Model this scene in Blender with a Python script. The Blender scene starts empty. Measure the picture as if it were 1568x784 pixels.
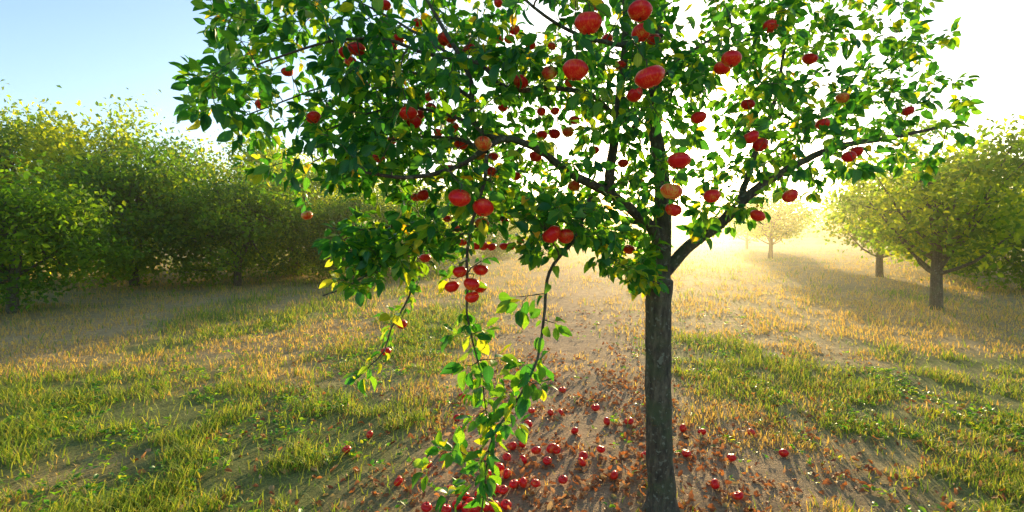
import bpy, math, random
import numpy as np
from mathutils import Vector
rng=np.random.default_rng(7); random.seed(7)
S=bpy.context.scene
F=762.0; CH=1.5; TH=math.atan(42/762)
# ---------- surveying helpers: bearing + distance -> world metres ----------
def ray(px,py):
    xc=(px-784)/F; yc=-(py-392)/F
    return np.array([xc, math.cos(TH)+yc*math.sin(TH), -math.sin(TH)+yc*math.cos(TH)])
def P(px,py,d):
    r=ray(px,py); return np.array([0,0,CH])+r*(d/r[1])
def G(px,py):
    r=ray(px,py); return np.array([0,0,CH])+r*(-CH/r[2])
# ---------- noise ----------
def _h(i,j,s):
    v=np.sin(i*127.1+j*311.7+s*74.7)*43758.5453
    return v-np.floor(v)
def vn(x,y,s=0):
    i=np.floor(x); j=np.floor(y); u=x-i; v=y-j
    u=u*u*(3-2*u); v=v*v*(3-2*v)
    return (_h(i,j,s)*(1-u)+_h(i+1,j,s)*u)*(1-v)+(_h(i,j+1,s)*(1-u)+_h(i+1,j+1,s)*u)*v
def fbm(x,y,s=0,o=4):
    a=0.5;t=0;n=0
    for k in range(o):
        t=t+a*vn(x*2**k+k*17.3,y*2**k-k*9.1,s+k); n+=a; a*=0.5
    return t/n
def sst(a,b,x):
    t=np.clip((x-a)/(b-a),0,1); return t*t*(3-2*t)
# ---------- mesh builder ----------
class MB:
    def __init__(s): s.V=[];s.L=[];s.Z=[];s.M=[];s.A={};s.n=0
    def add(s,tv,tf,Pos,R,ta={},ia={},mi=0):
        tv=np.asarray(tv,float); N=len(Pos); nv=len(tv)
        V=np.einsum('nij,vj->nvi',R,tv)+Pos[:,None,:]
        s.V.append(V.reshape(-1,3))
        flat=np.array([i for f in tf for i in f]); sz=np.array([len(f) for f in tf])
        s.L.append((flat[None,:]+np.arange(N)[:,None]*nv+s.n).ravel())
        s.Z.append(np.tile(sz,N)); s.M.append(np.full(N*len(sz),mi))
        for k,a in ta.items(): s.A.setdefault(k,[]).append(np.tile(np.asarray(a,float),(N,)+(1,)*(np.asarray(a).ndim-1)))
        for k,a in ia.items(): s.A.setdefault(k,[]).append(np.repeat(np.asarray(a,float),nv,axis=0))
        s.n+=N*nv
    def done(s,name,mats,parent=None,smooth=True):
        V=np.concatenate(s.V);L=np.concatenate(s.L);Z=np.concatenate(s.Z);M=np.concatenate(s.M)
        me=bpy.data.meshes.new(name)
        me.vertices.add(len(V)); me.vertices.foreach_set('co',V.ravel().astype(np.float32))
        me.loops.add(len(L)); me.loops.foreach_set('vertex_index',L.astype(np.int32))
        me.polygons.add(len(Z)); me.polygons.foreach_set('loop_start',np.concatenate([[0],np.cumsum(Z)[:-1]]).astype(np.int32))
        me.polygons.foreach_set('material_index',M.astype(np.int32))
        me.polygons.foreach_set('use_smooth',np.full(len(Z),smooth))
        for k,a in s.A.items():
            a=np.concatenate(a)
            if len(a)!=len(V): continue
            if a.ndim==1:
                at=me.attributes.new(k,'FLOAT','POINT'); at.data.foreach_set('value',a.astype(np.float32))
            else:
                at=me.attributes.new(k,'FLOAT_VECTOR','POINT'); at.data.foreach_set('vector',a.ravel().astype(np.float32))
        me.update(calc_edges=True)
        for m in mats: me.materials.append(m)
        ob=bpy.data.objects.new(name,me); S.collection.objects.link(ob)
        if parent: ob.parent=parent
        return ob
I1=np.eye(3)[None]; O1=np.zeros((1,3))
def nrm(a): return a/np.maximum(np.linalg.norm(a,axis=-1,keepdims=True),1e-9)
def tube(mb,pts,rad,sides=6,mi=0,lump=0.0,attrs=False):
    pts=np.asarray(pts,float); k=len(pts); T=nrm(np.gradient(pts,axis=0))
    up=np.array([0.3,0.9,0.1]) if abs(T[0][2])>0.8 else np.array([0,0,1.])
    a=nrm(np.cross(T[0],up)); V=[]
    for i in range(k):
        a=nrm(a-T[i]*np.dot(a,T[i])); b=np.cross(T[i],a)
        for j in range(sides):
            an=2*math.pi*j/sides; r=rad[i]
            if lump: r*=1+lump*(math.sin(3*an+i*0.37)+math.sin(5*an-i*0.61)+1.2*math.sin(i*0.9+an)*math.sin(i*.23))/2.5
            V.append(pts[i]+r*(a*math.cos(an)+b*math.sin(an)))
    V.append(pts[-1]+T[-1]*rad[-1]); c=len(V)-1
    fs=[(i*sides+j,i*sides+(j+1)%sides,(i+1)*sides+(j+1)%sides,(i+1)*sides+j) for i in range(k-1) for j in range(sides)]
    fs+=[((k-1)*sides+j,(k-1)*sides+(j+1)%sides,c) for j in range(sides)]
    mb.add(V,fs,O1,I1,mi=mi,ta={'tint':np.full(len(V),.5),'lu':np.zeros(len(V)),'lv':np.zeros(len(V))} if attrs else {})
def catmull(p,step=0.04):
    p=np.asarray(p,float); q=np.vstack([2*p[0]-p[1],p,2*p[-1]-p[-2]]); out=[]
    for i in range(1,len(q)-2):
        n=max(2,int(np.linalg.norm(q[i+1][:3]-q[i][:3])/step))
        for t in np.arange(n)/n:
            out.append(0.5*((2*q[i])+(-q[i-1]+q[i+1])*t+(2*q[i-1]-5*q[i]+4*q[i+1]-q[i+2])*t*t+(-q[i-1]+3*q[i]-3*q[i+1]+q[i+2])*t**3))
    out.append(q[-2]); return np.array(out)
# ---------- materials ----------
def newmat(n):
    m=bpy.data.materials.new(n); m.use_nodes=True; nt=m.node_tree; nt.nodes.clear(); return m,nt
def N(nt,t,**k):
    n=nt.nodes.new(t)
    for a,b in k.items(): setattr(n,a,b)
    return n
def ramp(nt,stops,src):
    r=nt.nodes.new('ShaderNodeValToRGB'); e=r.color_ramp.elements
    while len(e)<len(stops): e.new(0.5)
    for i,(p,c) in enumerate(stops): e[i].position=p; e[i].color=(*c,1)
    nt.links.new(src,r.inputs[0]); return r.outputs[0]
def attr(nt,n,o='Fac'):
    a=nt.nodes.new('ShaderNodeAttribute'); a.attribute_name=n; return a.outputs[o]
def math_(nt,op,a,b=None,c=None):
    m=nt.nodes.new('ShaderNodeMath'); m.operation=op
    for i,x in enumerate((a,b,c)):
        if x is None: continue
        if isinstance(x,(int,float)): m.inputs[i].default_value=x
        else: nt.links.new(x,m.inputs[i])
    return m.outputs[0]
def mix(nt,f,a,b,bt='MIX'):
    m=nt.nodes.new('ShaderNodeMix'); m.data_type='RGBA'; m.blend_type=bt
    for s,x in ((0,f),(6,a),(7,b)):
        if isinstance(x,(int,float)): m.inputs[s].default_value=x
        elif isinstance(x,tuple): m.inputs[s].default_value=(*x,1)
        else: nt.links.new(x,m.inputs[s])
    return m.outputs[2]
def noise(nt,vec,sc,det=3,rough=.5):
    n=nt.nodes.new('ShaderNodeTexNoise'); n.inputs['Scale'].default_value=sc; n.inputs['Detail'].default_value=det; n.inputs['Roughness'].default_value=rough
    if vec is not None: nt.links.new(vec,n.inputs['Vector'])
    return n.outputs['Fac']
def objco(nt): return nt.nodes.new('ShaderNodeTexCoord').outputs['Object']
def leafmat(name,stops,tr,trgain,rough=.42,spec=.5,veins=True):
    m,nt=newmat(name); L=nt.links
    col=ramp(nt,stops,attr(nt,'tint'))
    if veins:
        lu=math_(nt,'ABSOLUTE',attr(nt,'lu')); lv=attr(nt,'lv')
        mid=math_(nt,'LESS_THAN',lu,0.06)
        w=math_(nt,'SINE',math_(nt,'MULTIPLY',math_(nt,'SUBTRACT',lv,math_(nt,'MULTIPLY',lu,.22)),48))
        side=math_(nt,'MULTIPLY',math_(nt,'GREATER_THAN',w,.8),.35)
        v=math_(nt,'MAXIMUM',math_(nt,'MULTIPLY',mid,.8),side)
        nz=noise(nt,objco(nt),60,2)
        col=mix(nt,math_(nt,'MULTIPLY',nz,.5),col,mix(nt,1.0,col,(.5,.55,.45),'MULTIPLY'))
        col=mix(nt,math_(nt,'MULTIPLY',v,.4),col,mix(nt,1.0,col,(2.0,1.8,1.8),'MULTIPLY'))
    p=N(nt,'ShaderNodeBsdfPrincipled'); p.inputs['Roughness'].default_value=rough; p.inputs['Specular IOR Level'].default_value=spec
    L.new(col,p.inputs['Base Color'])
    t=N(nt,'ShaderNodeBsdfTranslucent'); L.new(mix(nt,1.0,col,trgain,'MULTIPLY'),t.inputs[0])
    x=N(nt,'ShaderNodeMixShader'); x.inputs[0].default_value=tr; L.new(p.outputs[0],x.inputs[1]); L.new(t.outputs[0],x.inputs[2])
    o=N(nt,'ShaderNodeOutputMaterial'); L.new(x.outputs[0],o.inputs[0]); return m
M_leaf=leafmat('apple_leaf',[(0,(.012,.095,.028)),(.4,(.03,.17,.034)),(.75,(.12,.30,.03)),(.93,(.30,.38,.03)),(1,(.5,.33,.03))],.47,(3.8,2.7,.7),.38,.4)
M_bgleaf=leafmat('background_leaf',[(0,(.022,.085,.012)),(.5,(.085,.18,.012)),(1,(.27,.32,.02))],.58,(3.5,2.9,.7),.6,.3,False)
M_grass=leafmat('grass_blade',[(0,(.48,.32,.12)),(.35,(.58,.43,.15)),(.55,(.38,.38,.07)),(.8,(.21,.31,.04)),(1,(.10,.21,.025))],.5,(1.7,1.5,.7),.6,.3,False)
M_dead=leafmat('dead_leaf',[(0,(.20,.075,.03)),(.4,(.42,.16,.05)),(.7,(.62,.27,.08)),(.9,(.62,.42,.22)),(1,(.2,.22,.05))],.25,(1.6,1.3,1.0),.6,.3,True)
def barkmat():
    m,nt=newmat('apple_bark'); L=nt.links; oc=objco(nt)
    mp=N(nt,'ShaderNodeMapping'); mp.inputs['Scale'].default_value=(1,1,.3); L.new(oc,mp.inputs[0])
    a=noise(nt,mp.outputs[0],42,7,.7); b=noise(nt,oc,9,4,.6); c=noise(nt,oc,110,3)
    col=ramp(nt,[(.3,(.025,.02,.014)),(.5,(.085,.068,.044)),(.70,(.20,.165,.105))],a)
    col=mix(nt,ramp(nt,[(.45,(0,0,0)),(.65,(.7,.7,.7))],b),col,(.085,.11,.045))
    col=mix(nt,ramp(nt,[(.60,(0,0,0)),(.66,(.7,.7,.7))],noise(nt,oc,46,4)),col,(.24,.25,.18))
    p=N(nt,'ShaderNodeBsdfPrincipled'); p.inputs['Roughness'].default_value=.85; L.new(col,p.inputs['Base Color'])
    bu=N(nt,'ShaderNodeBump'); bu.inputs['Strength'].default_value=1; bu.inputs['Distance'].default_value=.016
    L.new(math_(nt,'ADD',a,math_(nt,'MULTIPLY',c,.35)),bu.inputs['Height']); L.new(bu.outputs[0],p.inputs['Normal'])
    o=N(nt,'ShaderNodeOutputMaterial'); L.new(p.outputs[0],o.inputs[0]); return m
M_bark=barkmat()
def applemat():
    m,nt=newmat('apple_skin'); L=nt.links
    al=attr(nt,'aloc','Vector'); ti=attr(nt,'tint')
    mp=N(nt,'ShaderNodeMapping'); mp.inputs['Scale'].default_value=(7,7,.8); L.new(al,mp.inputs[0])
    cb=N(nt,'ShaderNodeVectorMath'); cb.operation='ADD'; L.new(mp.outputs[0],cb.inputs[0])
    cx=N(nt,'ShaderNodeCombineXYZ'); L.new(math_(nt,'MULTIPLY',ti,37.0),cx.inputs[0]); L.new(cx.outputs[0],cb.inputs[1])
    st=noise(nt,cb.outputs[0],1.6,4,.6)
    c2=N(nt,'ShaderNodeVectorMath'); c2.operation='ADD'; L.new(al,c2.inputs[0]); L.new(cx.outputs[0],c2.inputs[1])
    big=noise(nt,c2.outputs[0],1.1,2)
    f=math_(nt,'ADD',math_(nt,'MULTIPLY',st,.6),math_(nt,'MULTIPLY',big,.6)); f=math_(nt,'ADD',f,math_(nt,'MULTIPLY',ti,.20))
    col=ramp(nt,[(.50,(.66,.004,.010)),(.67,(.78,.014,.010)),(.77,(.82,.10,.02)),(.86,(.80,.34,.05)),(1,(.50,.46,.07))],f)
    sp=noise(nt,c2.outputs[0],26,1)
    col=mix(nt,ramp(nt,[(.70,(0,0,0)),(.76,(.3,.3,.3))],sp),col,(.85,.30,.10))
    p=N(nt,'ShaderNodeBsdfPrincipled'); p.inputs['Roughness'].default_value=.28; p.inputs['Specular IOR Level'].default_value=.3
    L.new(col,p.inputs['Base Color'])
    o=N(nt,'ShaderNodeOutputMaterial'); L.new(p.outputs[0],o.inputs[0]); return m
M_apple=applemat()
def groundmat():
    m,nt=newmat('dry_ground'); L=nt.links; oc=objco(nt)
    col=attr(nt,'gcol','Color')
    a=noise(nt,oc,55,6,.7); b=noise(nt,oc,7,4,.6); c=noise(nt,oc,.5,4,.6)
    col=mix(nt,1.0,col,ramp(nt,[(.3,(.5,.48,.45)),(.5,(.95,.95,.95)),(.7,(1.35,1.33,1.3))],a),'MULTIPLY')
    col=mix(nt,.7,col,ramp(nt,[(.3,(.65,.62,.6)),(.7,(1.25,1.25,1.2))],b),'MULTIPLY')
    col=mix(nt,.6,col,ramp(nt,[(.3,(.75,.85,.7)),(.7,(1.2,1.15,1.1))],c),'MULTIPLY')
    p=N(nt,'ShaderNodeBsdfPrincipled'); p.inputs['Roughness'].default_value=.9; p.inputs['Specular IOR Level'].default_value=.2
    L.new(col,p.inputs['Base Color'])
    bu=N(nt,'ShaderNodeBump'); bu.inputs['Strength'].default_value=1; bu.inputs['Distance'].default_value=.03
    L.new(math_(nt,'ADD',a,b),bu.inputs['Height']); L.new(bu.outputs[0],p.inputs['Normal'])
    o=N(nt,'ShaderNodeOutputMaterial'); L.new(p.outputs[0],o.inputs[0]); return m
M_ground=groundmat()
# ---------- ground ----------
def gh(x,y):
    r=np.sqrt(x*x+y*y); f=1/(1+(r/25)**2)
    return (0.10*(fbm(x*.35,y*.35,3)-.5)+0.035*(fbm(x*2.2,y*2.2,5)-.5)+0.018*(fbm(x*9,y*9,8,2)-.5))*f
def masks(x,y):
    n=fbm(x*1.1,y*1.1,21)-.5; n2=fbm(x*.45,y*.3,31)-.5
    xc=.30+.145*(y-2.6)
    d=np.exp(-((x-xc)/(1.0+.04*np.clip(y-5,0,12)))**4)*(1-sst(6,10,y+n*2)*.28)*(1-sst(16,24,y)); d=np.maximum(d,.9*np.exp(-(((x-1.4)/.9)**2+((y-3.0)/1.0)**2)**2))
    d=np.clip(d+n*.9*(d>.03),0,1)
    left=(1-sst(-.75,-.25,x+.10*(y-2.6)+n*.8))*(1-sst(4.0,5.6,y+n*2))
    band=np.exp(-(((x+.9)/1.1)**2+((y-8.2)/2.0)**2))
    rt=sst(1.3,1.9,x+n*.8)*(1-sst(5,8,y))
    g=.22+n*1.4+n2*1.2+.36*left+.68*band+.28*rt+.6*sst(38,52,y)
    dry=sst(5,7,y)*(1-sst(36,50,y))*sst(-2,1.5,x)*.25
    g=np.clip(g-dry,0,1)
    g=sst(.15,.75,g)
    return d,g
xs=np.concatenate([-np.geomspace(7,1500,42)[::-1],np.arange(-6.9,7,.06),np.geomspace(7,1500,42)])
ys=np.concatenate([-np.geomspace(1,300,24)[::-1],np.arange(-.5,9,.06),np.geomspace(9,2500,90)])
X,Y=np.meshgrid(xs,ys); x=X.ravel();y=Y.ravel()
d,g=masks(x,y); Zg=gh(x,y)
straw=np.array([.52,.37,.18]);dirt=np.array([.45,.29,.18]);grn=np.array([.22,.24,.07])
gc=straw*(1-g[:,None])+grn*g[:,None]; gc=gc*(1-d[:,None])+dirt*d[:,None]
gnd=MB(); W=len(xs);H=len(ys)
idx=np.arange(W*H).reshape(H,W)
fq=np.stack([idx[:-1,:-1],idx[:-1,1:],idx[1:,1:],idx[1:,:-1]],-1).reshape(-1,4)
gnd.V=[np.stack([x,y,Zg],1)];gnd.L=[fq.ravel()];gnd.Z=[np.full(len(fq),4)];gnd.M=[np.zeros(len(fq))];gnd.A={'gcol':[gc]}
gnd.done('ground',[M_ground])
# ---------- grass ----------
def grass():
    n=300000
    u=rng.random(n); y0,y1,e=1.7,60.,-.55
    yy=(y0**e+u*(y1**e-y0**e))**(1/e)
    xx=(rng.random(n)*2-1)*(1.15*yy+1.2)
    d,g=masks(xx,yy); cl=fbm(xx*3.5,yy*3.5,44,3); cl2=fbm(xx*1.3,yy*1.3,64,3)
    keep=rng.random(n)<np.clip((1-d*.97)*(.08+1.9*sst(.38,.64,.55*cl+.45*cl2)),0,1)*np.where(g>.5,1,.7)
    xx,yy,d,g,cl=[a[keep] for a in (xx,yy,d,g,cl)]; n=len(xx)
    isg=rng.random(n)<(g*.75+.08)
    sc=np.clip(yy/4,.8,5)**.75
    h=(np.where(isg,.055,.036)*(.4+rng.random(n)*1.2)*(.5+1.0*cl))*np.clip(sc,.9,2.2)
    left=(xx<-.3)&(yy<5); h=np.where(left&isg,h*1.3,h)
    w=.0035*sc*(.7+.7*rng.random(n))
    z=gh(xx,yy)-.003
    an=rng.random(n)*2*np.pi; lean=.25+.9*rng.random(n)
    side=np.stack([np.cos(an),np.sin(an),np.zeros(n)],1); fw=np.stack([-np.sin(an),np.cos(an),np.zeros(n)],1)
    up=np.array([0,0,1.])
    R=np.stack([side*w[:,None],fw*(h*lean)[:,None],np.repeat(up[None],n,0)*h[:,None]],2)
    tv=[(-1,0,0),(1,0,0),(-.8,.3,.55),(.8,.3,.55),(0,1,.95)]
    mb=MB(); tint=np.where(isg,.55+.45*rng.random(n),.45*rng.random(n))
    mb.add(tv,[(0,1,3,2),(2,3,4)],np.stack([xx,yy,z],1),R,ia={'tint':tint})
    mb.done('grass',[M_grass])
grass()
# ---------- leaf templates ----------
def leaf_t(curl,fold,wave,twist,wid=.29,pet=True):
    ts=[0,.1,.27,.46,.65,.84,1]; pr=[0,.55,.93,1,.84,.46,0]
    V=[];lu=[];lv=[]
    for i,t in enumerate(ts):
        z=-curl*t*t; yy=t*(1-.25*abs(curl)*t)
        if i in (0,6): V.append((0,yy,z));lu.append(0);lv.append(t)
        else:
            for s in (-1,0,1):
                wz=fold*wid*pr[i]*abs(s)+s*twist*t*.15+(wave*math.sin(t*11+s*1.3) if s else 0)
                V.append((s*wid*pr[i],yy,z+wz));lu.append(s);lv.append(t)
    f=[(0,2,1),(0,3,2)]
    for k in range(4):
        a=1+3*k; f+=[(a,a+1,a+4,a+3),(a+1,a+2,a+5,a+4)]
    f+=[(13,14,16),(14,15,16)]
    if pet:
        b=len(V); V+=[(-.012,-.32,.05),(.012,-.32,.05),(.012,0,0),(-.012,0,0)]; lu+=[0]*4; lv+=[0]*4; f+=[(b,b+1,b+2,b+3)]
    return V,f,lu,lv
LT=[leaf_t(c,fo,w,t,wd) for c,fo,w,t,wd in [(.25,.35,.02,.3,.27),(.45,.5,.03,-.5,.25),(.1,.25,.03,.5,.28),(.6,.3,.04,.2,.26),(.3,.7,.02,-.2,.28),(-.1,.4,.04,.6,.25)]]
DT=[leaf_t(c,fo,w,t,wd) for c,fo,w,t,wd in [(.5,.9,.06,.8,.27),(-.6,.6,.08,-.9,.25),(.8,.4,.08,.5,.3),(-.3,1.1,.05,.3,.22)]]
def place_leaves(mb,TT,Pp,D,Nr,size,tint):
    D=nrm(D); Nn=nrm(Nr-D*np.sum(D*Nr,1,keepdims=True)); Sd=np.cross(D,Nn)
    R=np.stack([Sd,D,Nn],2)*size[:,None,None]
    k=rng.integers(0,len(TT),len(Pp))
    for i,(V,f,lu,lv) in enumerate(TT):
        s=k==i
        if s.any(): mb.add(V,f,Pp[s],R[s],ta={'lu':lu,'lv':lv},ia={'tint':tint[s]})
# fallen leaves
def litter():
    n=32000; xx=rng.uniform(-2.5,4,n); yy=rng.uniform(1.6,9,n)
    d,g=masks(xx,yy); c=fbm(xx*3,yy*3,77,3)
    keep=rng.random(n)<np.clip(d*.9*sst(.36,.64,c)+.11,0,1)*(1-sst(3.8,6.5,yy)*.85); xx=xx[keep];yy=yy[keep];n=len(xx)
    Pp=np.stack([xx,yy,gh(xx,yy)+.006+.012*rng.random(n)],1)
    an=rng.random(n)*6.283; D=np.stack([np.cos(an),np.sin(an),rng.normal(0,.25,n)],1)
    Nr=np.stack([rng.normal(0,.45,n),rng.normal(0,.45,n),np.ones(n)],1)
    mb=MB(); place_leaves(mb,DT,Pp,D,Nr,rng.uniform(.028,.058,n),np.clip(rng.random(n)*1.0,0,1)); mb.done('fallen_leaves',[M_dead])
litter()
def weeds():
    n=11000; xx=rng.uniform(-4,4,n); yy=rng.uniform(1.7,9,n)
    d,g=masks(xx,yy); c=fbm(xx*2.5,yy*2.5,57,3)
    keep=rng.random(n)<np.clip((.2+g)*sst(.45,.6,c),0,1)*(1-d*.8); xx=xx[keep];yy=yy[keep]
    k=4; n=len(xx)*k; xx=np.repeat(xx,k)+rng.normal(0,.012,n);yy=np.repeat(yy,k)+rng.normal(0,.012,n)
    Pp=np.stack([xx,yy,gh(xx,yy)+.01+.02*rng.random(n)],1); an=rng.random(n)*6.283
    D=np.stack([np.cos(an),np.sin(an),rng.uniform(.1,1.0,n)],1); Nr=np.stack([rng.normal(0,.4,n),rng.normal(0,.4,n),np.ones(n)],1)
    mb=MB(); place_leaves(mb,[LT[0],LT[2],LT[4]],Pp,D,Nr,rng.uniform(.018,.045,n),rng.uniform(.4,.94,n)); mb.done('weeds',[M_leaf])
weeds()
# ---------- apples ----------
def apple_t():
    prof=[(0,.30),(.07,.29),(.16,.36),(.28,.45),(.40,.485),(.55,.46),(.72,.36),(.88,.17),(.97,-.02),(.985,-.15),(.93,-.33),(.80,-.55),(.62,-.74),(.45,-.85),(.30,-.89),(.18,-.85),(.08,-.78),(0,-.77)]
    prof=[(r,z+.18) for r,z in prof]; n=20; V=[];f=[]
    V.append((0,0,prof[0][1]))
    for r,z in prof[1:-1]:
        for j in range(n):
            a=2*math.pi*j/n; lob=1+.025*math.cos(5*a)*(1 if z<0 else .4)+.02*math.cos(2*a+1)
            V.append((r*lob*math.cos(a),r*lob*math.sin(a),z+(.03*math.cos(5*a) if z<-.5 else 0)))
    V.append((0,0,prof[-1][1])); m=len(prof)-2
    for j in range(n): f.append((0,1+j,1+(j+1)%n))
    for i in range(m-1):
        for j in range(n): a=1+i*n;f.append((a+j,a+n+j,a+n+(j+1)%n,a+(j+1)%n))
    a=1+(m-1)*n
    for j in range(n): f.append((a+j,len(V)-1,a+(j+1)%n))
    return np.array(V)*.5,f
AV,AF=apple_t()
def stem_t():
    V=[];f=[]
    for i in range(5):
        t=i/4
        for j in range(5):
            an=j*2*math.pi/5; r=.022+.012*(t>.9); V.append((.05*t*t+r*math.cos(an),r*math.sin(an),.2+.42*t))
    for i in range(4):
        for j in range(5): f.append((i*5+j,i*5+(j+1)%5,i*5+5+(j+1)%5,i*5+5+j))
    for j in range(5):
        a=j*2*math.pi/5; b=len(V); V+=[(.05*math.cos(a-.4),.05*math.sin(a-.4),-.31),(.05*math.cos(a+.4),.05*math.sin(a+.4),-.31),(.075*math.cos(a),.075*math.sin(a),-.385)]; f.append((b,b+1,b+2))
    return V,f
SV,SF=stem_t()
def euler(n,tilt):
    th=rng.normal(0,tilt,n);ph=rng.random(n)*6.283;ps=rng.random(n)*6.283
    up=np.stack([np.sin(th)*np.cos(ph),np.sin(th)*np.sin(ph),np.cos(th)],1)
    a=np.stack([np.cos(ps),np.sin(ps),np.zeros(n)],1); a=nrm(a-up*np.sum(a*up,1,keepdims=True)); return np.stack([a,np.cross(up,a),up],2)
def put_apples(mb,pos,size,tilt,tint):
    R=euler(len(pos),tilt)*size[:,None,None]*rng.uniform(.94,1.06,(len(pos),1,3))
    mb.add(AV,AF,pos,R,ta={'aloc':AV*2},ia={'tint':tint},mi=0)
    mb.add(SV,SF,pos,R,ta={'aloc':np.zeros((len(SV),3))},ia={'tint':tint},mi=1)
    return R
ga=[(861,594,11),(843,631,11),(858,632,11),(814,630,9),(912,622,13),(929,644,12),(963,644,15),(809,648,13),(800,679,13),(785,682,12),(821,690,16),(845,688,17),(838,706,14),(891,709,14),(893,702,12),(988,698,14),(1051,695,12),(765,716,16),(747,728,14),(801,705,14),(787,743,16),(801,741,16),(770,751,15),(758,749,14),(743,778,18),(757,778,16),(712,762,14),(700,775,14),(653,778,14),(706,659,12),(707,606,10),(729,585,10),(862,734,15),(720,770,15),(683,782,15),(700,640,9),(1120,700,14),(1095,742,16),(1150,660,12),(690,752,12),(729,779,15),(775,775,15),(1046,655,10),(820,745,10),(566,668,8),(531,692,9),
(735,760,15),(715,780,16),(776,726,13),(705,757,13),(852,690,14),(776,700,12),(745,640,10),(765,668,11),(1075,660,12),(1200,690,13),(655,715,11),(610,740,12),(920,690,12),(940,730,13),(880,660,11),(1130,760,14)]
gp=[];gs=[]
for a,b,c in ga:
    q=G(a,b+c*.45); s=min(max(c*q[1]/F*1.06,.06),.077); gp.append((q[0],q[1],gh(q[0],q[1])+s*.46)); gs.append(s)
mb=MB(); put_apples(mb,np.array(gp),np.array(gs),1.2,rng.random(len(gp))*.35)
mb.done('fallen_apples',[M_apple,M_bark])
# ---------- main tree ----------
tree=bpy.data.objects.new('apple_tree',None); S.collection.objects.link(tree)
wood=MB(); nodes=[];ntan=[];nrad=[]
def branch(pts,r0,r1,sides=8,step=.04,lump=.05,wig=.004,pw=1.):
    p=catmull(np.array(pts),step); k=len(p); t=np.linspace(0,1,k); rad=r0+(r1-r0)*t**pw
    if wig: p=p+np.cumsum(rng.normal(0,wig,(k,3)),0)*np.minimum(1,t*6)[:,None]*.5*(1-t[:,None]*.5)
    tube(wood,p,rad,sides,lump=lump); T=nrm(np.gradient(p,axis=0))
    for i in range(k): nodes.append(p[i]);ntan.append(T[i]);nrad.append(rad[i])
    return p
B=lambda *l:[P(*q) for q in l]
tb=P(1013,784,2.55)
tp=[np.array([tb[0]+.0,2.56,-.08]),np.array([tb[0],2.55,.10])]+B((1010,700,2.55),(1008,600,2.55),(1008,500,2.55),(1009,430,2.55))
p=catmull(tp,.02); z=p[:,2]; rad=.069+.03*np.exp(-np.maximum(z,0)/.07)-.004*z; rad[-6:]*=1+.1*np.linspace(0,1,6)
tube(wood,p,rad,28,lump=.035)
for q in p[-8:]: nodes.append(q);ntan.append(np.array([0,0,1.]));nrad.append(.05)
branch(B((1009,440,2.55),(1011,400,2.56),(1013,350,2.58),(1014,300,2.6),(1008,240,2.63),(1000,170,2.65),(1003,90,2.66),(1012,0,2.68),(1010,-100,2.7),(1000,-190,2.72)),.06,.01,12,pw=.7)
l1=branch(B((1012,385,2.55),(1000,350,2.53),(965,320,2.47),(938,301,2.4),(912,284,2.3),(870,262,2.18),(840,237,2.1),(805,218,2.0),(770,212,1.93),(725,240,1.85),(680,262,1.78),(620,270,1.72),(560,262,1.66)),.036,.005,10,pw=.7)
branch(B((936,300,2.4),(933,270,2.38),(940,215,2.36),(947,150,2.34),(955,90,2.32),(958,30,2.3),(952,-60,2.3),(940,-150,2.32)),.026,.008,10,pw=.8)
branch(B((950,140,2.34),(975,195,2.5)),.008,.006)
branch(B((1012,425,2.55),(1034,400,2.55),(1056,376,2.53),(1100,345,2.5),(1150,300,2.5),(1210,260,2.55),(1290,225,2.6),(1370,210,2.6),(1450,190,2.6)),.032,.007,10)
branch(B((1130,318,2.5),(1150,250,2.7),(1180,170,2.9),(1200,60,3.0),(1215,-40,3.0)),.018,.005)
branch(B((960,210,2.4),(985,170,2.3),(1000,140,2.25),(1030,100,2.2),(1060,75,2.1),(1120,40,2.0)),.011,.004)
branch(B((944,180,2.35),(905,145,2.2),(850,137,2.1),(800,140,2.05),(760,128,2.0),(735,98,1.95),(690,90,1.9),(640,80,1.85),(585,60,1.8),(523,60,1.75),(460,75,1.7),(390,100,1.7)),.013,.003)
branch(B((780,214,1.95),(745,205,1.95),(724,180,1.97),(722,130,2.0),(706,90,2.0),(680,45,2.05),(655,0,2.1),(620,-60,2.1)),.014,.004)
branch(B((956,70,2.32),(905,60,2.1),(870,45,2.0),(835,25,1.9),(800,-5,1.85),(760,-40,1.8)),.012,.004)
branch(B((722,150,2.0),(680,125,2.2),(630,110,2.4),(575,105,2.5),(520,125,2.5),(450,150,2.5),(370,180,2.5)),.009,.003)
branch(B((700,90,2.0),(650,60,2.1),(600,30,2.2),(560,10,2.25),(500,-20,2.3)),.007,.003)
branch(B((745,232,1.88),(700,215,2.1),(640,212,2.2),(590,220,2.3),(540,222,2.3),(480,250,2.3)),.010,.003)
branch(B((730,190,1.95),(680,175,2.0),(620,165,2.0),(560,175,2.0),(500,200,2.0)),.007,.003)
branch(B((1008,345,2.55),(960,335,2.75),(900,315,2.9),(850,312,2.9),(800,322,2.75),(765,330,2.6),(720,345,2.5),(680,352,2.4),(630,372,2.25),(575,407,2.1),(523,440,2.0),(490,452,1.95)),.018,.003)
h2=branch(B((640,367,2.27),(635,400,2.25),(633,435,2.2),(620,470,2.15),(600,505,2.1),(588,540,2.08),(566,562,2.05),(548,580,2.05)),.006,.002)
h3=branch(B((905,300,2.3),(892,335,2.15),(878,368,2.05),(848,405,2.0),(836,430,1.98),(833,470,1.97),(830,510,1.96),(822,550,1.95),(808,580,1.94),(792,610,1.93),(770,640,1.9),(755,665,1.88),(746,700,1.86),(743,740,1.85),(738,790,1.85)),.011,.003,pw=.6)
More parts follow.
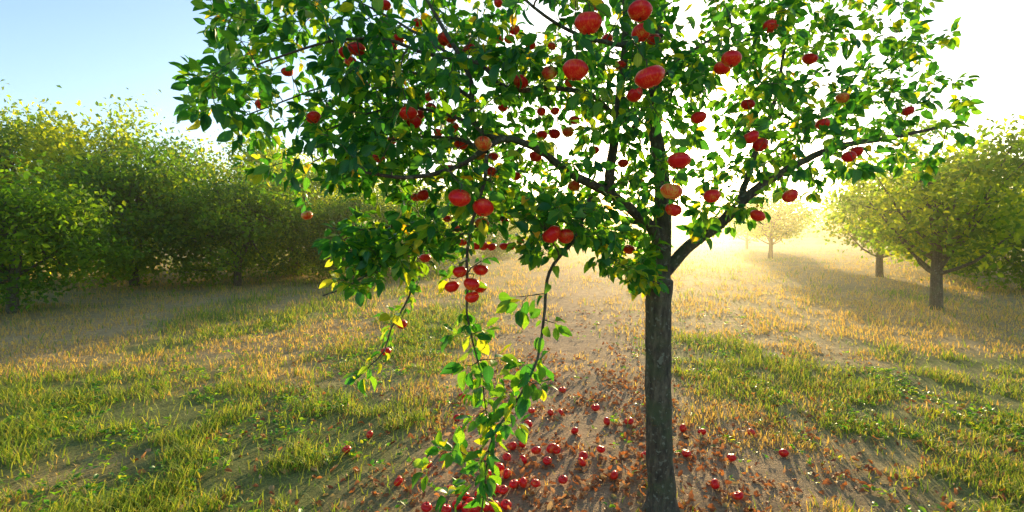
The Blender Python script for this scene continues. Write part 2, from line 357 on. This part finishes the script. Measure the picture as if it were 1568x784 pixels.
h4=branch(B((745,238,1.87),(742,275,1.85),(730,320,1.87),(718,360,1.9),(715,400,1.92),(717,440,1.95),(716,480,1.95),(726,530,1.95),(738,575,1.94),(743,610,1.92),(748,650,1.9)),.008,.002)
branch(B((625,372,2.25),(585,385,2.2),(550,378,2.1),(510,372,2.1)),.005,.002)
branch(B((680,352,2.4),(640,345,2.3),(600,345,2.2),(550,350,2.15),(500,345,2.1)),.006,.002)
twigs=[]
def grow(tg,leafy=True,droop=.1):
    A=np.array(nodes); D=np.linalg.norm(A-tg,axis=1)+np.where(np.array(nrad)<.0016,.05,0); i=int(np.argmin(D)); s=A[i]; Ln=np.linalg.norm(tg-s)
    if Ln<.025: 
        twigs.append((np.array([s-ntan[i]*.05,s]),leafy)); return
    t=np.linspace(0,1,max(4,int(Ln/.035)))[:,None]
    m=s+(tg-s)*.5+np.array([0,0,1.])*droop*Ln+ntan[i]*.12*Ln+rng.normal(0,.07,3)*Ln
    p=(1-t)**2*s+2*t*(1-t)*m+t*t*tg; p[1:-1]+=rng.normal(0,.003,p[1:-1].shape)
    r0=min(nrad[i]*.75,.0022+.008*Ln); rad=r0+(.0013-r0)*t[:,0]
    tube(wood,p,rad,5); T=nrm(np.gradient(p,axis=0))
    for q,tt,r in list(zip(p,T,rad))[1:]: nodes.append(q);ntan.append(tt);nrad.append(r)
    twigs.append((p,leafy))
apl=[(901,35,42),(980,17,38),(982,50,32),(881,107,38),(841,112,24),(797,125,24),(995,118,44),(972,145,26),(873,127,18),(788,46,17),(764,60,15),(812,69,17),(845,71,15),(763,5,15),(915,8,20),(590,8,19),(546,75,26),(529,80,22),(718,75,20),(657,148,18),(625,174,28),(634,187,24),(690,180,20),(671,203,15),(706,221,22),(740,220,27),(735,237,20),(752,262,20),(790,270,17),(830,207,18),(849,205,20),(870,202,20),(880,184,17),(829,171,15),(879,285,20),(954,250,17),(704,303,35),(740,318,34),(648,299,22),(738,342,22),(708,371,15),(729,377,15),(845,359,32),(866,362,27),(740,377,16),(753,378,15),(772,377,15),(782,377,15),(797,369,13),(773,338,13),(651,395,18),(704,416,24),(736,413,24),(692,439,23),(722,435,25),(735,440,23),(723,455,23),(615,496,18),(591,538,17),(1040,246,34),(1028,293,34),(1031,321,25),(963,382,19),(580,242,20),(700,350,14),(685,335,13),
(1150,210,26),(1164,222,24),(1210,300,24),(1120,90,30),(1106,104,26),(1260,190,22),(480,180,22),(440,110,18),(1180,40,24),(1300,240,20),(1312,232,19),(1090,300,26),(1240,90,22),(470,330,18),(1145,160,20),(1070,180,24),(1160,330,22),(680,60,22),(610,60,20),(950,100,20),(820,240,20),(1290,150,20),(400,160,18),(1390,170,18),(753,106,16),(700,140,16),(770,165,16),(560,130,16),(600,215,16),(910,230,16),(850,170,15),(690,66,18),(640,35,16),(660,165,18),(695,195,18),(755,240,18),(780,60,16),(600,72,18),(575,180,17),(1000,60,22),(930,60,18),(690,258,16),(637,302,17),(537,95,20),(640,176,20)]
ap=[];asz=[]
for a,b,c in apl:
    dd=.068*F/c if c<31 else .078*F/c
    if 690<=a<=740 and 405<b<460: dd={704:1.9,736:2.0,692:1.93,722:1.88,735:1.98,723:1.93}[a]
    dd=min(max(dd,1.4),3.0)
    if b<340: dd=1.3+(dd-1.3)*.8
    ap.append(P(a,b,dd)); asz.append(c*dd/F)
ap=np.array(ap);asz=np.array(asz)
am=MB(); tt=rng.random(len(ap))*.4; tt[[4,25,26,31,34,39,60,79,87]]=.98; AR=put_apples(am,ap,asz,.35,tt)
for i in range(len(ap)): grow(ap[i]+AR[i][:,2]*.6,True,.15)
am.done('apples',[M_apple,M_bark],tree)
E=[(720,60,110,60,48,1.7,3.0),(640,95,120,70,68,1.6,2.9),(565,205,80,60,48,1.6,2.6),(550,60,60,70,32,1.6,2.6),(600,160,90,60,44,1.6,2.6),(760,135,120,60,60,1.7,3.0),(840,80,90,80,44,1.7,3.2),(900,150,80,70,40,1.7,3.2),
(975,60,80,70,66,1.8,3.2),(1020,115,60,60,52,1.7,3.2),(640,215,120,45,62,1.6,2.6),(740,225,100,50,48,1.7,2.8),(850,275,110,45,46,1.8,3.2),(965,180,40,50,20,1.9,3.0),(1005,265,45,60,34,2.0,3.1),(690,285,90,45,38,1.7,2.8),
(830,312,80,30,34,1.7,3.2),(905,345,60,35,44,1.8,2.9),(960,380,50,40,40,2.0,2.8),(985,420,24,26,20,2.1,2.6),(700,345,60,25,26,1.8,2.7),(640,360,90,28,44,1.9,2.7),(565,370,60,38,44,1.9,2.4),(600,400,60,28,22,1.9,2.4),(540,425,25,18,8,1.9,2.2),(560,270,50,40,20,1.6,2.4),(820,375,30,25,14,1.8,2.3),(540,140,50,60,20,1.7,2.6),
(430,120,110,150,80,1.6,2.8),(350,90,70,110,40,1.7,2.6),(420,-20,120,70,40,1.7,2.8),(1140,160,100,170,120,1.9,3.6),(1260,120,130,180,120,1.9,3.6),(1400,130,90,140,56,2.2,3.4),(800,-80,400,90,110,1.7,3.4),(1160,-80,300,100,110,1.9,3.6),(1100,330,60,30,20,2.1,2.9),(930,-170,250,70,30,2.0,3.2)]
tg=[]
for cx,cy,rx,ry,n,d0,d1 in E:
    for _ in range(n):
        a=random.random()*6.283; r=math.sqrt(random.random())
        tg.append(P(cx+rx*r*math.cos(a),cy+ry*r*math.sin(a),d0+(d1-d0)*random.random()))
tg=np.array(tg); A=np.array(nodes); dd=np.array([np.min(np.linalg.norm(A-t,axis=1)) for t in tg])
for i in np.argsort(dd): grow(tg[i])
LP=[];LD=[];LS=[]
def leaves_on(p,t0,sp,smin=.036,smax=.072,skip=0):
    seg=np.linalg.norm(np.diff(p,axis=0),axis=1); cs=np.concatenate([[0],np.cumsum(seg)]); L=cs[-1]; s=L*t0
    while s<=L:
        k=min(np.searchsorted(cs,s),len(p)-1); q=p[k]; T=nrm(p[k]-p[max(k-1,0)]) if k else nrm(p[1]-p[0])
        if random.random()>=skip:
            v=nrm(np.cross(T,rng.normal(0,1,3)))
            dirn=v*.9+T*.45+np.array([0,0,-.35])+rng.normal(0,.2,3); dirn=nrm(dirn)
            sz=random.uniform(smin,smax); LP.append(q+dirn*sz*.32); LD.append(dirn); LS.append(sz)
        s+=sp*random.uniform(.5,1.5)
    for _ in range(3):
        dirn=nrm(nrm(p[-1]-p[-2])+rng.normal(0,.55,3)+np.array([0,0,-.2])); sz=random.uniform(smin,smax); LP.append(p[-1]+dirn*sz*.32);LD.append(dirn);LS.append(sz)
for p,lf in twigs:
    leaves_on(p,.3,.0135)
leaves_on(h3[int(len(h3)*.05):int(len(h3)*.25)],0,.03)
leaves_on(h3[int(len(h3)*.5):],0,.009,.045,.095); leaves_on(h3[int(len(h3)*.3):int(len(h3)*.5)],0,.06)
leaves_on(h4[int(len(h4)*.1):int(len(h4)*.5)],0,.03,.03,.06); leaves_on(h4[int(len(h4)*.5):],0,.008,.03,.07)
leaves_on(h2,0.1,.014,.03,.055)
for q in [(790,455,1.97),(800,470,1.9),(700,690,1.85),(680,690,1.8),(655,720,1.8),(690,760,1.82),(730,640,1.88),(800,560,1.9),(830,590,1.9),(790,650,1.9),(850,495,1.95),(700,510,1.93),(760,550,1.9),(740,505,1.95),(560,570,2.05),(600,480,2.1),(720,740,1.8),(740,700,1.8),(780,600,1.85),(715,560,1.9),(725,600,1.9),(760,580,1.9),(710,720,1.8)]:
    grow(P(*q),True,.12); leaves_on(twigs[-1][0],.3,.02,.05,.085)
LP=np.array(LP);LD=np.array(LD);LS=np.array(LS)
ok=LP[:,1]>1.2
# foliage does not grow through the fruit, and the outer fruit hangs clear of it
eye=np.array([0,0,CH]); C=LP+LD*LS[:,None]*.45
for a,s in zip(ap,asz):
    ax=a-eye; L=np.linalg.norm(ax); ax=ax/L; v=C-eye; t=v@ax; r=np.linalg.norm(v-t[:,None]*ax,axis=1)
    near=(t<L+.2*s)&(t>L-.9)&(r<s*.5*t/L+.012)
    ok&=~(near&(rng.random(len(C))<.9))
    ok&=np.linalg.norm(C-a,axis=1)>s*.55
LP,LD,LS=LP[ok],LD[ok],LS[ok]; n=len(LP); print('leaves',n)
Nr=np.array([0,0,1.])+rng.normal(0,.65,(n,3))
tint=np.clip(rng.beta(1.7,2.4,n)+(LP[:,1]>2.4)*.08+(LP[:,2]<1.35)*.14,0,.9); y_=(rng.random(n)<.022)&(LP[:,2]>1.4); tint[y_]=rng.uniform(.9,1,y_.sum())
mb=MB(); place_leaves(mb,LT,LP,LD,Nr,LS,tint); mb.done('leaves',[M_leaf],tree)
wood.done('trunk_and_branches',[M_bark],tree)
# ---------- other trees ----------
def bgtree(seed,h,cr,low,nl,ls,tb0,tb1):
    r=np.random.default_rng(seed); mb=MB()
    tp=np.array([(0,0,-.1),(.03,0,h*.2),(r.normal(0,.1),r.normal(0,.1),h*.45),(r.normal(0,.2),r.normal(0,.2),h*.8)])
    p=catmull(tp,.2); tube(mb,p,np.linspace(.035*h,.01*h,len(p)),10,lump=.05,attrs=True)
    nc=60; cc=[]
    while len(cc)<nc:
        v=r.uniform(-1,1,3)
        if .35<np.linalg.norm(v)<1: cc.append(v)
    cc=np.array(cc); zc=(low+h)/2; cen=np.stack([cc[:,0]*cr,cc[:,1]*cr,zc+cc[:,2]*(h-low)/2],1)*r.uniform(.9,1.08,(nc,1))
    for c in cen[:26]:
        s=p[r.integers(len(p)//4,len(p))]; q=catmull(np.array([s,(s+c)/2+np.array([0,0,-.05*h]),c]),.25); tube(mb,q,np.linspace(.012*h,.003*h,len(q)),5,attrs=True)
    w=r.integers(0,nc,nl); sg=(.11+.10*r.random(nc))*cr
    Pp=cen[w]+r.normal(0,1,(nl,3))*sg[w][:,None]*np.array([1,1,.75]); kk=Pp[:,2]>.08; Pp=Pp[kk]; w=w[kk]; n=len(Pp)
    D=nrm(r.normal(0,1,(n,3))+np.array([0,0,-.3])); Nn=r.normal(0,.8,(n,3))+np.array([0,0,1.]); Nn=nrm(Nn-D*np.sum(D*Nn,1,keepdims=True))
    R=np.stack([np.cross(D,Nn),D,Nn],2)*(ls*r.uniform(.6,1.3,n))[:,None,None]
    tint=np.clip(r.uniform(tb0,tb1,nc)[w]+r.normal(0,.12,n),0,1)
    mb.add([(0,0,0),(-.3,.45,.08),(0,.5,0),(.3,.45,.08),(0,1,-.1)],[(0,2,1),(0,3,2),(1,2,4),(2,3,4)],Pp,R,ta={'lu':[0]*5,'lv':[0]*5},ia={'tint':tint},mi=1)
    return mb
protos=[('bushy_tree',bgtree(1,3.9,2.1,.2,16000,.12,.4,1.)),('apple_tree',bgtree(2,3.0,1.5,.9,8000,.11,.3,.9)),('bushy_tree',bgtree(3,3.2,1.9,.15,13000,.12,.05,.65))]
mesh=[None]*3
def putt(k,x,y,rz,sc):
    nm,b=protos[k]
    if mesh[k] is None:
        ob=b.done(nm,[M_bark,M_bgleaf]); mesh[k]=ob.data
    else:
        ob=bpy.data.objects.new(nm,mesh[k]); S.collection.objects.link(ob)
    ob.location=(x,y,float(gh(np.array([x*1.]),np.array([y*1.]))[0])); ob.rotation_euler=(0,0,rz); ob.scale=(sc,sc,sc*random.uniform(.9,1.1))
for a in [(0,-3.2,17,.3,.85),(2,-4.6,14.2,1.3,.8),(0,-6.9,16,2.1,.95),(2,-7.2,13,.9,.9),(2,-9.9,13.0,2.3,1.1),(0,-12,15,4,1.15),(0,-6.3,22,5,1.0),(2,-8.9,8.8,.5,.85),(0,-14.5,14,2.1,1.2),(0,-10,20,1,1.25),(2,-17,17,1,1.3),(0,-.9,26,2.,.85),(1,-4,34,.2,1.1),
          (1,7.9,9.2,3.3,1.05),(1,11.5,15.5,1.7,1.05),(0,15,17,2.6,1.0),(1,13,25,.6,1.1),(2,19,23,2.2,1.2),(1,17,36,1.1,1.1),(1,2.5,36,3,1.1),(2,12.5,12,1.,1.)]: putt(*a)
def distant():
    mb=MB(); r=np.random.default_rng(9); nc=260
    cx=r.uniform(-130,130,nc); cy=r.uniform(78,105,nc); rr=r.uniform(2.2,4.2,nc); cz=rr*r.uniform(.5,.95,nc)
    n=50000; w=r.integers(0,nc,n); v=nrm(r.normal(0,1,(n,3)))*r.uniform(.75,1.05,(n,1))
    Pp=np.stack([cx[w],cy[w],cz[w]],1)+v*rr[w][:,None]*np.array([1.2,1,.8]); Pp[:,2]=np.abs(Pp[:,2])
    D=nrm(r.normal(0,1,(n,3))); Nn=r.normal(0,1,(n,3)); Nn=nrm(Nn-D*np.sum(D*Nn,1,keepdims=True))
    R=np.stack([np.cross(D,Nn),D,Nn],2)*r.uniform(.5,1.0,n)[:,None,None]
    mb.add([(0,0,0),(-.3,.45,.08),(0,1,-.1),(.3,.45,.08)],[(0,3,2,1)],Pp,R,ia={'tint':np.clip(r.uniform(.1,.8,nc)[w]+r.normal(0,.1,n),0,1)})
    mb.done('distant_trees',[M_bgleaf])
distant()
# ---------- evening haze: scattering box added to give the sun's warm glow ----------
m,nt=newmat('glow_scatter'); vs=N(nt,'ShaderNodeVolumeScatter'); vs.inputs['Color'].default_value=(1,.90,.62,1); vs.inputs['Density'].default_value=.0045; vs.inputs['Anisotropy'].default_value=.84
o=N(nt,'ShaderNodeOutputMaterial'); nt.links.new(vs.outputs[0],o.inputs['Volume'])
hb=MB(); x0,x1,y0,y1,z0,z1=-90,90,3.3,72,-.5,5.5
hb.add([(x0,y0,z0),(x1,y0,z0),(x1,y1,z0),(x0,y1,z0),(x0,y0,z1),(x1,y0,z1),(x1,y1,z1),(x0,y1,z1)],[(0,3,2,1),(4,5,6,7),(0,1,5,4),(1,2,6,5),(2,3,7,6),(3,0,4,7)],O1,I1)
hb.done('glow_haze',[m],smooth=False)
# ---------- light ----------
el=math.radians(10.0); az=math.radians(19)
sd=Vector((math.sin(az)*math.cos(el),math.cos(az)*math.cos(el),math.sin(el)))
w=bpy.data.worlds.new('World'); S.world=w; w.use_nodes=True; nt=w.node_tree
bg=nt.nodes['Background']; sky=nt.nodes.new('ShaderNodeTexSky'); sky.sky_type='NISHITA'; sky.sun_disc=False; sky.sun_elevation=el; sky.sun_rotation=az
sky.altitude=200; sky.air_density=1.0; sky.dust_density=1.6; sky.ozone_density=2.0
nt.links.new(sky.outputs[0],bg.inputs[0]); bg.inputs[1].default_value=.36
sl=bpy.data.lights.new('sun','SUN'); sl.energy=8.5; sl.angle=math.radians(.5); sl.color=(1,.76,.38)
so=bpy.data.objects.new('sun',sl); S.collection.objects.link(so); so.rotation_euler=sd.to_track_quat('Z','Y').to_euler()
# ---------- camera ----------
cam=bpy.data.cameras.new('camera'); cam.sensor_width=36; cam.lens=36*F/1568; cam.clip_end=5000; cam.clip_start=.05
co=bpy.data.objects.new('camera',cam); S.collection.objects.link(co); co.location=(0,0,CH); co.rotation_euler=(math.pi/2-TH,0,0)
S.camera=co
S.view_settings.view_transform='Standard'; S.view_settings.look='None'; S.view_settings.exposure=0
